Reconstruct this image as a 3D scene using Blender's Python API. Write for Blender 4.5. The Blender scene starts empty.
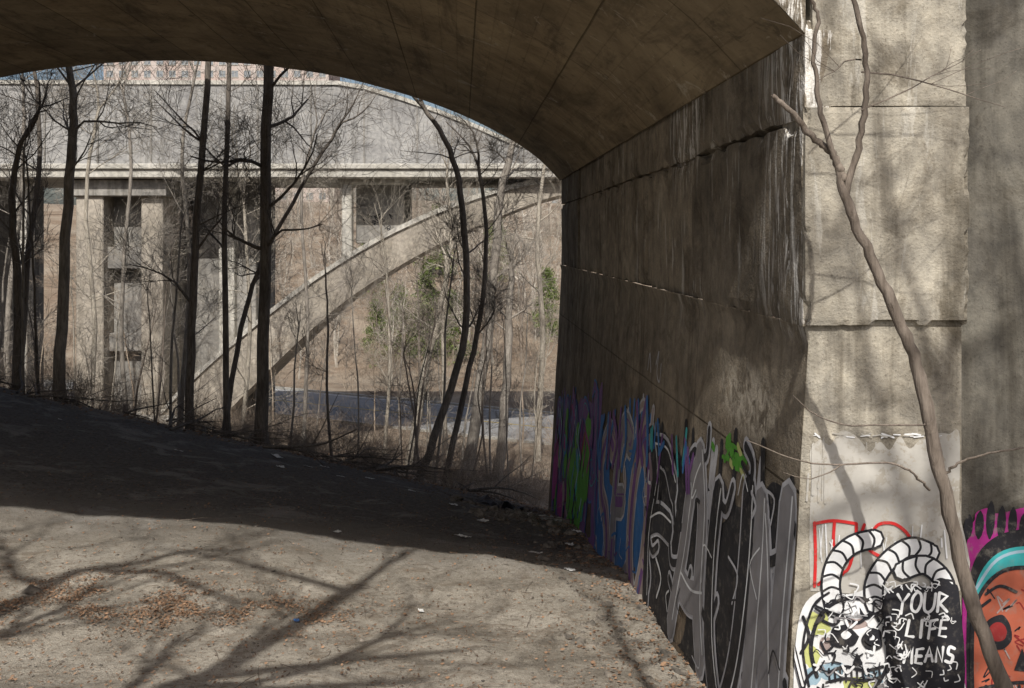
import bpy, bmesh, math, random
import numpy as np
from mathutils import Vector, Matrix, noise
from mathutils.geometry import tessellate_polygon
R=math.radians
rng=random.Random(7)
scene=bpy.context.scene
coll=scene.collection

# ------------------------------------------------------------------ helpers
def mesh_obj(name,verts,faces,mat=None,smooth=False,parent=None,mats=None,fm=None):
    me=bpy.data.meshes.new(name)
    me.from_pydata([tuple(v) for v in verts],[],faces)
    if mats:
        for m in mats: me.materials.append(m)
    elif mat: me.materials.append(mat)
    if fm is not None:
        me.polygons.foreach_set('material_index',fm)
    if smooth: me.polygons.foreach_set('use_smooth',[True]*len(me.polygons))
    me.update()
    ob=bpy.data.objects.new(name,me); coll.objects.link(ob)
    if parent: ob.parent=parent
    return ob
def empty(name):
    e=bpy.data.objects.new(name,None); coll.objects.link(e); return e

class NT:
    def __init__(s,name):
        s.m=bpy.data.materials.new(name); s.m.use_nodes=True
        s.t=s.m.node_tree; s.b=s.t.nodes['Principled BSDF']
        s.b.inputs['Roughness'].default_value=.9
        s.b.inputs['Specular IOR Level'].default_value=.25
    def n(s,typ,**kw):
        n=s.t.nodes.new(typ)
        for k,v in kw.items(): setattr(n,k,v)
        return n
    def l(s,a,b): s.t.links.new(a,b)
    def coord(s,kind='Object',scale=(1,1,1)):
        tc=s.n('ShaderNodeTexCoord'); mp=s.n('ShaderNodeMapping')
        mp.inputs['Scale'].default_value=scale
        s.l(tc.outputs[kind],mp.inputs['Vector']); return mp.outputs['Vector']
    def noise(s,vec,scale,detail=4,rough=.6,dist=0):
        n=s.n('ShaderNodeTexNoise'); n.inputs['Scale'].default_value=scale
        n.inputs['Detail'].default_value=min(detail,5); n.inputs['Roughness'].default_value=rough
        n.inputs['Distortion'].default_value=dist
        s.l(vec,n.inputs['Vector']); return n.outputs['Fac']
    def ramp(s,f,a,b,ca=0,cb=1):
        r=s.n('ShaderNodeMapRange'); r.inputs[1].default_value=a; r.inputs[2].default_value=b
        r.inputs[3].default_value=ca; r.inputs[4].default_value=cb
        s.l(f,r.inputs[0]); return r.outputs[0]
    def mix(s,f,a,b,mode='MIX'):
        m=s.n('ShaderNodeMix',data_type='RGBA',blend_type=mode)
        for inp,val in ((0,f),(6,a),(7,b)):
            if isinstance(val,(int,float)): m.inputs[inp].default_value=val
            elif isinstance(val,tuple): m.inputs[inp].default_value=(*val,1)
            else: s.l(val,m.inputs[inp])
        return m.outputs[2]
    def math(s,op,a,b=None):
        m=s.n('ShaderNodeMath',operation=op)
        for i,v in enumerate((a,b)):
            if v is None: continue
            if isinstance(v,(int,float)): m.inputs[i].default_value=v
            else: s.l(v,m.inputs[i])
        return m.outputs[0]
    def sep(s,vec):
        n=s.n('ShaderNodeSeparateXYZ'); s.l(vec,n.inputs[0]); return n.outputs
    def bump(s,h,strength=.5,dist=.02):
        b=s.n('ShaderNodeBump'); b.inputs['Strength'].default_value=strength
        b.inputs['Distance'].default_value=dist; s.l(h,b.inputs['Height'])
        s.l(b.outputs[0],s.b.inputs['Normal'])
    def col(s,c):
        if isinstance(c,tuple): s.b.inputs['Base Color'].default_value=(*c,1)
        else: s.l(c,s.b.inputs['Base Color'])

def concrete(name,c1,c2,dark=.5,white=.0,board=0,vert=False,stain=.45,bump=.5,simple=False,low=None,wz=None,sidewall=False,mot=1.):
    k=NT(name); v=k.coord()
    base=k.mix(k.ramp(k.noise(v,.5,5,.65,.4),.35,.65),c1,c2)
    mott=k.noise(v,4,5,.72)
    base=k.mix(.8,base,k.mix(k.ramp(mott,.3,.7),(.5,.5,.5),(1.25,1.22,1.15)),'MULTIPLY')
    vs=k.coord(scale=(2.6,2.6,.22))
    st=k.noise(vs,1,5,.7,.3)
    base=k.mix(k.ramp(st,stain+.06,stain+.22,0,dark),base,k.mix(1.,base,(.32,.30,.27),'MULTIPLY'))
    if simple:
        k.col(base); return k.m
    pt=k.noise(v,1.3,5,.75,1.0)
    base=k.mix(k.ramp(pt,.50,.64,0,dark),base,k.mix(1.,base,(.42,.39,.35),'MULTIPLY'))
    sp=k.noise(v,45,2,.6)
    base=k.mix(k.ramp(sp,.6,.72,0,.55),base,k.mix(1.,base,(.35,.33,.3),'MULTIPLY'))
    xyz=k.sep(v); z=xyz[2]
    if low:
        base=k.mix(k.ramp(z,low[0],low[1],1,0),base,k.mix(1.,base,low[2],'MULTIPLY'))
    h=k.math('ADD',k.math('MULTIPLY',mott,1.0),k.math('MULTIPLY',sp,.35))
    if sidewall:
        # every panel cast separately: own tone; formwork joints on the lower wall
        oi=k.n('ShaderNodeObjectInfo')
        tone=k.n('ShaderNodeCombineXYZ'); tv=k.ramp(oi.outputs['Random'],0,1,.7,1.55)
        for i in range(3): k.l(tv,tone.inputs[i])
        base=k.mix(k.ramp(z,-.70,-.69),base,k.mix(1.,base,tone.outputs[0],'MULTIPLY'))
        lowm=k.ramp(z,-.72,-.70,1,0)
        f=k.math('FRACT',k.math('MULTIPLY',xyz[1],1/3.9)); f2=k.math('FRACT',k.math('MULTIPLY',k.math('ADD',z,.1),1/1.95))
        j=k.math('MULTIPLY',k.math('MAXIMUM',k.ramp(f,0,.012,.8,0),k.ramp(f2,0,.012,.55,0)),lowm)
        base=k.mix(j,base,(.03,.027,.022)); h=k.math('SUBTRACT',h,k.math('MULTIPLY',j,1.5))
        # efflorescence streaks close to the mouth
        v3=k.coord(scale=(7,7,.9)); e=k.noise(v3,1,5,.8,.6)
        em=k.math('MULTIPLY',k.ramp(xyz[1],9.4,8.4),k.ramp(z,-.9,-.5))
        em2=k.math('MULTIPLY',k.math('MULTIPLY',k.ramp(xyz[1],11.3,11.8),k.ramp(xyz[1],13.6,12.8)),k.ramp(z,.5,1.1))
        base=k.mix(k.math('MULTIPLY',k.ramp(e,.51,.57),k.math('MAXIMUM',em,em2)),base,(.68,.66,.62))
        # sunlit patch above the lettering, painted into the wall colour
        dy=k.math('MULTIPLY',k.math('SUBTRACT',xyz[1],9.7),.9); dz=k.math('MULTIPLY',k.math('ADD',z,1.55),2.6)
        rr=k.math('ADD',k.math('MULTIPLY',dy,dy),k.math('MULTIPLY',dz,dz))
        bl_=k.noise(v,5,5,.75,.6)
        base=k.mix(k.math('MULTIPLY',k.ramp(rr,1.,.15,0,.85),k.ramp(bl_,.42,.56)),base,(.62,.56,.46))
    if white>0:
        v2=k.coord(scale=(5.5,5.5,.8)); w=k.noise(v2,.8,5,.75,.5)
        w2=k.noise(v,.42,3)
        wf=k.math('MULTIPLY',k.ramp(w,.57,.63,0,white),k.ramp(w2,.47,.56))
        if wz: wf=k.math('MULTIPLY',wf,k.ramp(z,wz[0],wz[1],.1,1))
        base=k.mix(wf,base,(.60,.58,.53))
    if board:
        f=k.math('FRACT',k.math('MULTIPLY',xyz[0] if vert else xyz[2],1/board))
        g=k.ramp(f,0,.07,0,1)
        h=k.math('ADD',h,k.math('MULTIPLY',g,.7))
        base=k.mix(k.ramp(f,0,.05,.4,0),base,(.05,.045,.04))
    k.col(base); k.bump(h,bump,.03)
    return k.m

def paint(name,c,wear=.35,under=(.22,.2,.17),soft=.11):
    k=NT(name); v=k.coord()
    n1=k.noise(v,9,5,.75); n2=k.noise(v,1.6,4)
    f=k.math('MULTIPLY',k.ramp(n1,.52,.52+soft),k.ramp(n2,.38,.6,.3,1))
    f=k.math('MULTIPLY',f,wear)
    cc=k.mix(k.ramp(k.noise(v,3,4),.3,.7),tuple(x*.7 for x in c),c)
    k.col(k.mix(f,cc,under)); k.b.inputs['Roughness'].default_value=.65
    return k.m

def bark(name,c1,c2):
    k=NT(name); v=k.coord(scale=(9,9,1.4))
    n=k.noise(v,2.2,4,.7,.4); n2=k.noise(k.coord(),.9,2)
    c=k.mix(k.ramp(n,.35,.65),c1,c2)
    c=k.mix(k.ramp(n2,.45,.7,0,.5),c,tuple(x*.5 for x in c1))
    k.col(c); k.bump(n,.7,.03); return k.m
def bark_simple(name,c1,c2):
    k=NT(name); n=k.noise(k.coord(),.8,2); k.col(k.mix(k.ramp(n,.35,.65),c1,c2)); return k.m

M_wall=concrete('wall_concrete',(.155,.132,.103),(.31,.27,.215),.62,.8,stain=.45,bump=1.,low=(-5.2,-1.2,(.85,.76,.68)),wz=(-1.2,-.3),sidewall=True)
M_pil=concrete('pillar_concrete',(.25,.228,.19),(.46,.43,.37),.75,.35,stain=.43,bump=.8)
M_wing=concrete('wing_concrete',(.12,.112,.10),(.20,.19,.165),.6,.0,board=.62,vert=True,stain=.42)
M_far=concrete('viaduct_concrete',(.40,.39,.36),(.54,.53,.50),.5,.0,stain=.46,simple=True)
M_farrib=concrete('rib_concrete',(.27,.245,.21),(.42,.385,.34),.5,.0,stain=.48,simple=True)
M_farwall=concrete('viaduct_wall_concrete',(.25,.25,.255),(.36,.36,.36),.55,.0,stain=.46,simple=True)
M_farpier=concrete('viaduct_pier_concrete',(.19,.185,.18),(.32,.31,.295),.6,.0,stain=.44,simple=True)

# vault with formwork panels (UV = length, arc)
k=NT('vault_concrete'); v=k.coord('UV'); vo=k.coord()
br=k.n('ShaderNodeTexBrick'); br.offset=0.0
k.l(v,br.inputs['Vector'])
for nm,val in (('Scale',1.),('Mortar Size',.016),('Mortar Smooth',.4),('Brick Width',4.9),('Row Height',1.55),('Bias',0.)):
    br.inputs[nm].default_value=val
br.inputs['Color1'].default_value=(.78,.78,.78,1); br.inputs['Color2'].default_value=(1.15,1.12,1.05,1); br.inputs['Mortar'].default_value=(.35,.33,.3,1)
base=k.mix(k.ramp(k.noise(vo,.45,5,.7,.5),.35,.65),(.20,.155,.098),(.43,.345,.225))
base=k.mix(.85,base,br.outputs['Color'],'MULTIPLY')
vs=k.coord('UV',(.3,1.4,1)); s1=k.noise(vs,1.1,5,.72,.6)
base=k.mix(k.ramp(s1,.5,.66,0,.6),base,(.07,.052,.036))
sp=k.noise(vo,7,5,.75); base=k.mix(k.ramp(sp,.55,.7,0,.5),base,(.08,.063,.045))
wv=k.noise(vo,1.1,5,.8,1.2); base=k.mix(k.ramp(wv,.60,.66,0,.5),base,(.54,.49,.40))
dk=k.noise(vo,.9,5,.8,1.6); base=k.mix(k.ramp(dk,.59,.64,0,.45),base,(.05,.04,.028))
fr=k.math('FRACT',k.math('MULTIPLY',k.sep(v)[1],1/.31))
base=k.mix(k.ramp(fr,0,.05,.16,0),base,(.05,.04,.03))
k.col(base); k.bump(k.math('ADD',k.math('ADD',sp,k.ramp(fr,0,.06,0,.3)),k.math('MULTIPLY',br.outputs['Fac'],-1.5)),.5,.03)
M_vault=k.m

# ------------------------------------------------------------------ ground
KY=[-60,-10,2,9,11,16,22,28,34,45,58,88,96,130,170,230,700]
ZL=[-1.2,-1.5,-1.6,-4.0,-4.05,-3.95,-3.9,-4.1,-6.2,-9.2,-12,-12,-11,-3.5,3,8,10]
ZR=[-1.2,-1.5,-1.7,-4.5,-4.85,-5.3,-6.4,-7.8,-9.3,-11,-12,-12,-11,-3.5,3,8,10]
def gz(x,y,detail=True):
    z=0
    t=min(1.3,max(-1.2,(x+14)/16))
    for o in (-1.2,0,1.2):
        a=np.interp(y+o,KY,ZL); b=np.interp(y+o,KY,ZR)
        z+=(a+(b-a)*t)/3
    if detail and not(57<y<89):
        z+=noise.noise(Vector((x*.35,y*.35,0)))*.12+noise.noise(Vector((x*1.3,y*1.3,5)))*.045+noise.noise(Vector((x*4,y*4,9)))*.026
        if y>96: z+=noise.noise(Vector((x*.03,y*.03,2)))*3*min(1,(y-96)/30)
    return z
def axis(a,b,fine0,fine1,fs,cs):
    out=[]; x=fine0
    while x<=fine1: out.append(x); x+=fs
    st=fs; x=fine0
    while x>a: st=min(st*1.35,cs); x-=st; out.insert(0,x)
    st=fs; x=out[-1]
    while x<b: st=min(st*1.35,cs); x+=st; out.append(x)
    return out
xs=axis(-400,400,-17,5,.14,30); ys=axis(-60,700,8,31,.14,3)
ys=[y for i,y in enumerate(ys) if y<140 or i%5==0]
V=[];F=[]
for y in ys:
    for x in xs: V.append((x,y,gz(x,y)))
nx=len(xs)
for j in range(len(ys)-1):
    for i in range(nx-1):
        a=j*nx+i; F.append((a,a+1,a+nx+1,a+nx))
k=NT('ground_dirt'); v=k.coord(); xyz=k.sep(v)
n=k.noise(v,.8,5,.7,.5); nf=k.noise(v,11,5,.75); nff=k.noise(v,60,3,.7)
sand=k.mix(k.ramp(n,.38,.62),(.26,.232,.19),(.50,.455,.385))
sand=k.mix(k.ramp(nf,.48,.66,0,.7),sand,(.155,.125,.095))
sand=k.mix(k.ramp(nff,.54,.64,0,.6),sand,(.11,.09,.07))
sand=k.mix(k.ramp(nff,.44,.36,0,.4),sand,(.58,.55,.5))
n3=k.noise(v,2.3,5,.75,1.); sand=k.mix(k.ramp(n3,.54,.64,0,.55),sand,(.20,.155,.11))
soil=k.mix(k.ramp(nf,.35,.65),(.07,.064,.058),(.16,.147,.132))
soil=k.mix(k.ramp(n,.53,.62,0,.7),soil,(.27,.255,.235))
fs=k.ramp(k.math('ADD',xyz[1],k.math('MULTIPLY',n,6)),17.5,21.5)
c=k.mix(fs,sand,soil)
lit=k.mix(k.ramp(nff,.35,.65),(.10,.068,.045),(.33,.255,.185))
nl_=k.noise(v,.9,5,.8,.8); nh=k.noise(v,.12,5,.8,.5)
lit=k.mix(k.ramp(nl_,.4,.62,0,.8),lit,(.16,.115,.08))
lit=k.mix(k.ramp(nh,.42,.6,0,.75),lit,(.30,.255,.20))
fl=k.ramp(k.math('ADD',xyz[1],k.math('MULTIPLY',n,4)),29,32)
c=k.mix(fl,c,lit)
k.col(c); k.bump(k.math('ADD',k.math('MULTIPLY',nf,.8),k.math('MULTIPLY',nff,.8)),.9,.05)
ground=mesh_obj('ground',V,F,k.m,True)

# road in the valley with kerbs and lines
k=NT('asphalt'); v=k.coord(); k.col(k.mix(k.ramp(k.noise(v,.5,5,.7),.3,.7),(.20,.20,.20),(.28,.275,.27))); M_asph=k.m
M_kerb=paint('kerb_concrete',(.38,.37,.34),.2); M_white=paint('road_paint_white',(.7,.7,.68),.4,(.25,.25,.25)); M_yel=paint('road_paint_yellow',(.6,.42,.06),.4,(.25,.25,.25))
def road_c(t): return 65.0-.55*t*(1 if abs(t)<26 else 26/abs(t))
road=empty('road')
def strip(name,o0,o1,z,mat,h=0):
    V=[];F=[]
    X=[-150+2*i for i in range(151)]
    for x in X:
        for o in (o0,o1):
            V.append((x,road_c(x)+o,z))
            if h: V.append((x,road_c(x)+o,z-h))
    s=4 if h else 2
    for i in range(len(X)-1):
        a=i*s
        if h: F+= [(a,a+2,a+s+2,a+s),(a,a+s,a+s+1,a+1),(a+2,a+3,a+s+3,a+s+2)]
        else: F.append((a,a+1,a+s+1,a+s))
    mesh_obj(name,V,F,mat,parent=road)
strip('carriageway',-5.2,5.2,-11.97,M_asph)
strip('kerb_near',-5.5,-5.2,-11.85,M_kerb,.2); strip('kerb_far',5.2,5.5,-11.85,M_kerb,.2)
strip('centre_line',-.08,.08,-11.964,M_yel); strip('edge_line',4.6,4.75,-11.964,M_white); strip('edge_line_near',-4.75,-4.6,-11.964,M_white)

# ------------------------------------------------------------------ near arch bridge
D=-.051
def Xw(Y): return 2.344+D*(Y-8)
near=empty('concrete_arch_bridge')
prof=[(0,0),(.5,.52),(1.1,.98),(1.95,1.46),(2.9,1.9),(3.9,2.27),(5.0,2.6),(6.2,2.9),(7.4,3.1),(8.8,3.26),(10.8,3.34)]
prof=prof+[(21.6-a,b) for a,b in prof[-2::-1]]
SP=1.65
def cat(P,n=6):
    P=[Vector(p) for p in P]; out=[]
    for i in range(len(P)-1):
        p0=P[max(0,i-1)];p1=P[i];p2=P[i+1];p3=P[min(len(P)-1,i+2)]
        for j in range(n):
            t=j/n; out.append(.5*((2*p1)+(p2-p0)*t+(2*p0-5*p1+4*p2-p3)*t*t+(3*p1-p0-3*p2+p3)*t**3))
    out.append(P[-1]); return out
pc=[(p.x,p.y) for p in cat([(a,b,0) for a,b in prof],3)]
Ys=[8+19.8*i/32 for i in range(33)]
V=[];F=[];UV=[]
arc=[0]
for i in range(1,len(pc)): arc.append(arc[-1]+math.dist(pc[i],pc[i-1]))
for y in Ys:
    for i,(a,b) in enumerate(pc):
        V.append((Xw(y)-a,y,SP+b+.02*noise.noise(Vector((a,y,0))))); UV.append((y,arc[i]))
m=len(pc)
for j in range(len(Ys)-1):
    for i in range(m-1):
        q=j*m+i; F.append((q,q+1,q+m+1,q+m))
ob=mesh_obj('vault_soffit',V,F,M_vault,True,near)
uvl=ob.data.uv_layers.new(name='UV')
for lp in ob.data.loops: uvl.data[lp.index].uv=UV[lp.vertex_index]
V=[];F=[]
TOP=7.2
for y in (7.99,27.81):
    for a,b in pc: V.append((Xw(y)-a,y,SP+b))
    for a,b in pc: V.append((Xw(y)-a,y,TOP))
for s in (0,2*m):
    for i in range(m-1): F.append((s+i,s+i+1,s+m+i+1,s+m+i))
for i in range(m-1): F.append((m+i,m+i+1,3*m+i+1,3*m+i))
mesh_obj('spandrel_walls',V,F,M_wall,False,near)

def disp(s,z): return .014*noise.noise(Vector((s*.9,z*.9,3)))
def wallX(s,z):
    x=Xw(8+s)
    if z<-.68: x+= .05-.055*(-.68-z)
    return x
def wallpt(s,z,off=0): return (wallX(s,z)-disp(s,z)-off,8.06+s if s>=0 else 8.06,z)
V=[];F=[]; zs=[-.68-.16*i for i in range(54)]; ss=[i*.16 for i in range(124)]+[19.76]
for s in ss:
    for z in zs: V.append(wallpt(s,z))
nz=len(zs)
for i in range(len(ss)-1):
    for j in range(nz-1):
        a=i*nz+j; F.append((a,a+nz,a+nz+1,a+1))
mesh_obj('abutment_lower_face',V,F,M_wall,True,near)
def rough_box(name,x0,x1,y0,y1,z0,z1,step,mat,parent,chip=.03,amp=.006,D_=0,seed=0):
    V=[];idx={};F=[]
    def nlin(a,b):
        n=max(1,int(round((b-a)/step))); return [a+(b-a)*i/n for i in range(n+1)]
    X=nlin(x0,x1);Y=nlin(y0,y1);Z=nlin(z0,z1)
    def vid(i,j,kk):
        key=(i,j,kk)
        if key in idx: return idx[key]
        x,y,z=X[i],Y[j],Z[kk]
        p=Vector((x,y,z)); ex=(i in(0,len(X)-1)); ey=(j in(0,len(Y)-1)); ez=(kk in(0,len(Z)-1))
        d=Vector((noise.noise(p*1.7+Vector((seed,0,0))),noise.noise(p*1.7+Vector((0,seed+9,0))),noise.noise(p*1.7+Vector((0,0,seed+20)))))*amp
        if ex+ey+ez>=2:
            c=max(0,noise.noise(p*3.3+Vector((seed,3,3)))+noise.noise(p*11)*.5)*chip*1.8+.006
            cx=(x0+x1)/2;cy=(y0+y1)/2;cz=(z0+z1)/2
            if ex: d.x+=c if x<cx else -c
            if ey: d.y+=c if y<cy else -c
            if ez: d.z+=c if z<cz else -c
        p=p+d
        if D_: p.x+=D_*(y-8)
        idx[key]=len(V); V.append(p); return idx[key]
    nx,ny,nz=len(X)-1,len(Y)-1,len(Z)-1
    for i in range(nx):
        for kk in range(nz):
            F.append((vid(i,0,kk),vid(i+1,0,kk),vid(i+1,0,kk+1),vid(i,0,kk+1)))
            F.append((vid(i,ny,kk),vid(i,ny,kk+1),vid(i+1,ny,kk+1),vid(i+1,ny,kk)))
        for j in range(ny):
            F.append((vid(i,j,0),vid(i,j+1,0),vid(i+1,j+1,0),vid(i+1,j,0)))
            F.append((vid(i,j,nz),vid(i+1,j,nz),vid(i+1,j+1,nz),vid(i,j+1,nz)))
    for j in range(ny):
        for kk in range(nz):
            F.append((vid(0,j,kk),vid(0,j,kk+1),vid(0,j+1,kk+1),vid(0,j+1,kk)))
            F.append((vid(nx,j,kk),vid(nx,j+1,kk),vid(nx,j+1,kk+1),vid(nx,j,kk+1)))
    return mesh_obj(name,V,F,mat,False,parent)
FX=3.62
def frontpt(x,z,off=0): return (x,8.055-off,z)
V=[];F=[]
for i in range(54):
    z=-.68-.16*i
    xl=wallX(0,z)-disp(0,z)
    c=max(0,noise.noise(Vector((0,0,z*2.5))))*.04
    V+=[(xl,8.06+c+.004,z),(xl+.02+c,8.055,z),(FX,8.055,z),(FX,8.6,z)]
for i in range(53):
    a=i*4
    for q in range(3): F.append((a+q,a+4+q,a+5+q,a+q+1))
F=[tuple(reversed(f)) for f in F]
mesh_obj('pier_lower_front',V,F,M_pil,False,near)
rough_box('pier_block_middle',2.344,3.665,8.0,8.7,-.69,1.07,.05,M_pil,near,.06,.006,seed=1)
rough_box('pier_block_upper',2.41,3.66,8.035,8.7,1.073,7.2,.05,M_pil,near,.13,.008,seed=4)
rough_box('wing_wall',3.60,16,8.38,9.4,-9,7.2,.4,M_wing,near,.0,.01)
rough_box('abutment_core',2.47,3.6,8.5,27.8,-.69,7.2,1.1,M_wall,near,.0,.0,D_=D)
cols=[8.02,11.9,15.1,19.6,23.8,27.82]; pr=[.0,.08,.045,.09,.05]
pi=0
for ci in range(5):
    for ri in (0,1):
        za2,zb2=((-.70,.97),(.99,1.80))[ri]
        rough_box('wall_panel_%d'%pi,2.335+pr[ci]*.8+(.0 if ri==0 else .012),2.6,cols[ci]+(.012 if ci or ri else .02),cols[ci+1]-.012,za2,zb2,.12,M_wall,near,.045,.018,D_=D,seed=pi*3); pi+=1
V=[(Xw(8)-21.6,7.995,SP+.02),(Xw(27.8)-21.6,27.805,SP+.02),(Xw(27.8)-21.6,27.805,-9),(Xw(8)-21.6,7.995,-9)]
V+= [(x-6,y,z) for x,y,z in V]
V+= [(Xw(8)-21.6,7.995,7.2),(Xw(27.8)-21.6,27.805,7.2),(Xw(8)-27.6,7.995,7.2),(Xw(27.8)-27.6,27.805,7.2)]
mesh_obj('abutment_opposite',V,[(0,3,2,1),(0,8,10,4),(0,4,7,3),(1,2,6,5),(1,5,11,9),(4,5,6,7),(4,10,11,5),(8,9,11,10)],M_wall,False,near)
rough_box('roadway_parapet_front',-27,16,7.8,8.25,7.2,8.2,1.,M_wall,near,0,0)
rough_box('roadway_parapet_back',-28,15,27.4,27.9,7.2,8.2,1.,M_wall,near,0,0)

# ------------------------------------------------------------------ graffiti (thin paint layers)
class Paint:
    def __init__(s,name,mapf,mats,parent):
        s.name=name;s.map=mapf;s.mats=mats;s.names=list(mats);s.V=[];s.F=[];s.fm=[];s.off=.006;s.parent=parent
    def fill(s,pts,c,smooth=True):
        if smooth: pts=[(p.x,p.y) for p in cat([(a,b,0) for a,b in pts+[pts[0]]],5)[:-1]]
        s.off+=.0001
        b=len(s.V)
        for p in pts: s.V.append(s.map(p[0],p[1],s.off))
        for t in tessellate_polygon([[Vector((a,b_,0)) for a,b_ in pts]]):
            s.F.append(tuple(b+i for i in t)); s.fm.append(s.names.index(c))
    def line(s,pts,w,c,smooth=True,taper=False):
        P=[(p.x,p.y) for p in cat([(a,b,0) for a,b in pts],5)] if smooth else pts
        s.off+=.0001
        n=len(P); L=[];Rr=[]
        for i,(x,y) in enumerate(P):
            ax,ay=P[max(0,i-1)];bx,by=P[min(n-1,i+1)]
            dx,dy=bx-ax,by-ay; l=math.hypot(dx,dy) or 1
            ww=w*.5
            if taper: ww*=(1-.85*abs(2*i/(n-1)-1)**2)
            L.append((x-dy/l*ww,y+dx/l*ww)); Rr.append((x+dy/l*ww,y-dx/l*ww))
        b=len(s.V); ci=s.names.index(c)
        for a,r in zip(L,Rr): s.V.append(s.map(*a,s.off)); s.V.append(s.map(*r,s.off))
        for i in range(n-1): s.F.append((b+2*i,b+2*i+1,b+2*i+3,b+2*i+2)); s.fm.append(ci)
        if not taper:
            for e,(x,y) in ((0,P[0]),(1,P[-1])):
                s.off+=.00004
                q=len(s.V); s.V.append(s.map(x,y,s.off))
                for j in range(9): 
                    t=2*math.pi*j/8; s.V.append(s.map(x+math.cos(t)*w/2,y+math.sin(t)*w/2,s.off))
                for j in range(8): s.F.append((q,q+1+j,q+2+j)); s.fm.append(ci)
    def done(s):
        return mesh_obj(s.name,s.V,s.F,parent=s.parent,mats=[s.mats[n] for n in s.names],fm=s.fm)
def blob(cx,cy,rx,ry,n=12,j=.25):
    return [(cx+math.cos(2*math.pi*i/n)*rx*(1+rng.uniform(-j,j)),cy+math.sin(2*math.pi*i/n)*ry*(1+rng.uniform(-j,j))) for i in range(n)]
PM={'black':paint('spray_black',(.022,.022,.027),.4),'silver':paint('spray_silver',(.56,.56,.59),.35),'white':paint('spray_white',(.80,.81,.82),.22),
 'grey':paint('spray_grey',(.27,.26,.27),.5),'blue':paint('spray_blue',(.04,.18,.46),.4),'teal':paint('spray_teal',(.05,.40,.42),.3),'green':paint('spray_green',(.10,.36,.04),.4),
 'purple':paint('spray_purple',(.19,.08,.26),.4),'magenta':paint('spray_magenta',(.40,.03,.24),.6),'red':paint('spray_red',(.62,.03,.03),.5),'orange':paint('spray_orange',(.48,.13,.075),.5),
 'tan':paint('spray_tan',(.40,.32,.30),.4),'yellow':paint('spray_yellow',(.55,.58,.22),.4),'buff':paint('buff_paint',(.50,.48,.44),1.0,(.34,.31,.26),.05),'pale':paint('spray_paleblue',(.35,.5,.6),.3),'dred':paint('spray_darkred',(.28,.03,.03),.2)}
def piece(name,s0,L,H,base,letters,bg,out,fill,hi,w,pw=1.,alt=None,busy=6,inner=None):
    mp=lambda a,b,o:(lambda s:wallpt(s,base(s)+b,o))(max(.0,s0-a))
    g=Paint(name,mp,PM,near)
    top=[(L*i/14,H*(.90+rng.uniform(-.09,.10))) for i in range(15)]
    bot=[(L*i/14,-.05+rng.uniform(-.06,.1)) for i in range(14,-1,-1)]
    g.fill([p for p in top+bot],bg)
    for q in range(16):
        x=rng.uniform(.1,L-.1); g.line([(x,H*.72),(x+rng.uniform(-.2,.2),H*(.95+rng.uniform(0,.14)))],.13,rng.choice((bg,bg,out)))
    nl=len(letters); edges=[L*(1-(1-i/nl)**pw) for i in range(nl+1)]
    J=[[[ (x+rng.uniform(-.05,.05),y+rng.uniform(-.05,.05)) for x,y in st] for st in lt] for lt in letters]
    def tr(li,x,y): 
        x0,x1=edges[li],edges[li+1]; cw=x1-x0
        return (x0+.08*cw+x*cw*.92+.1*(y-.5),.14+y*(H-.45)+.1*math.sin(li*2.1))
    spurs=[]
    for li,lt in enumerate(J):
        for st in lt:
            for e in (0,-1):
                m_=tr(li,*st[e]); a=rng.uniform(0,6.3); r=rng.uniform(.25,.45)
                spurs.append([m_,(m_[0]+r*math.cos(a),m_[1]+r*math.sin(a)),(m_[0]+1.6*r*math.cos(a+.6),m_[1]+1.6*r*math.sin(a+.6))])
    for layer,ww in ((0,w+.12),(1,w+.02)):
        for Q in spurs: g.line(Q,.20 if layer==0 else .10,out if layer==0 else fill)
        for li,lt in enumerate(J):
            for st in lt:
                c=(out if layer==0 else (fill if li%2==0 or not alt else alt))
                g.line([tr(li,x,y) for x,y in st],ww,c)
    if inner:
        for li,lt in enumerate(J):
            for st in lt: g.line([tr(li,x,y) for x,y in st],w*.35,inner)
    for li,lt in enumerate(J):
        for st in lt:
            P=[tr(li,x,y) for x,y in st]
            g.line([(a+w*.3,b+w*.25) for a,b in P],.03,hi)
    for q in range(int(L*busy)):
        x=rng.uniform(0,L);y=rng.uniform(.05,H*.92);a=rng.uniform(0,6.3);r=rng.uniform(.12,.38)
        g.line([(x,y),(x+r*math.cos(a),y+r*math.sin(a)),(x+1.4*r*math.cos(a+.9),y+1.4*r*math.sin(a+.9))],rng.choice((.02,.03,.05)),rng.choice((out,hi,bg,bg)))
    return g
F_=[[(.15,0),(.05,.35),(.18,.75),(.1,1)],[(.1,.95),(.5,1.02),(.9,.85)],[(.1,.5),(.4,.6),(.85,.58)]]
A_=[[(0,0),(.15,.4),(.35,.8),(.5,1)],[(.5,1),(.7,.7),(.75,.3),(.95,0)],[(.2,.35),(.5,.3),(.8,.35)]]
U_=[[(.1,1),(.0,.6),(.1,.2),(.4,.0),(.7,.15),(.85,.55),(.8,1)]]
N_=[[(.05,0),(.15,.5),(.1,1)],[(.1,.95),(.4,.6),(.6,.25),(.85,.05)],[(.85,.05),(.8,.5),(.9,1.05)]]
S_=[[(.85,.9),(.5,1.05),(.1,.85),(.2,.6),(.6,.5),(.85,.25),(.5,.0),(.05,.1)]]
E_=[[(.85,.95),(.3,1),(.05,.6),(.1,.1),(.5,0),(.9,.1)],[(.1,.5),(.6,.55)]]
O_=[[(.5,1),(.1,.8),(.05,.3),(.5,0),(.9,.3),(.85,.8),(.5,1)]]
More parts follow.
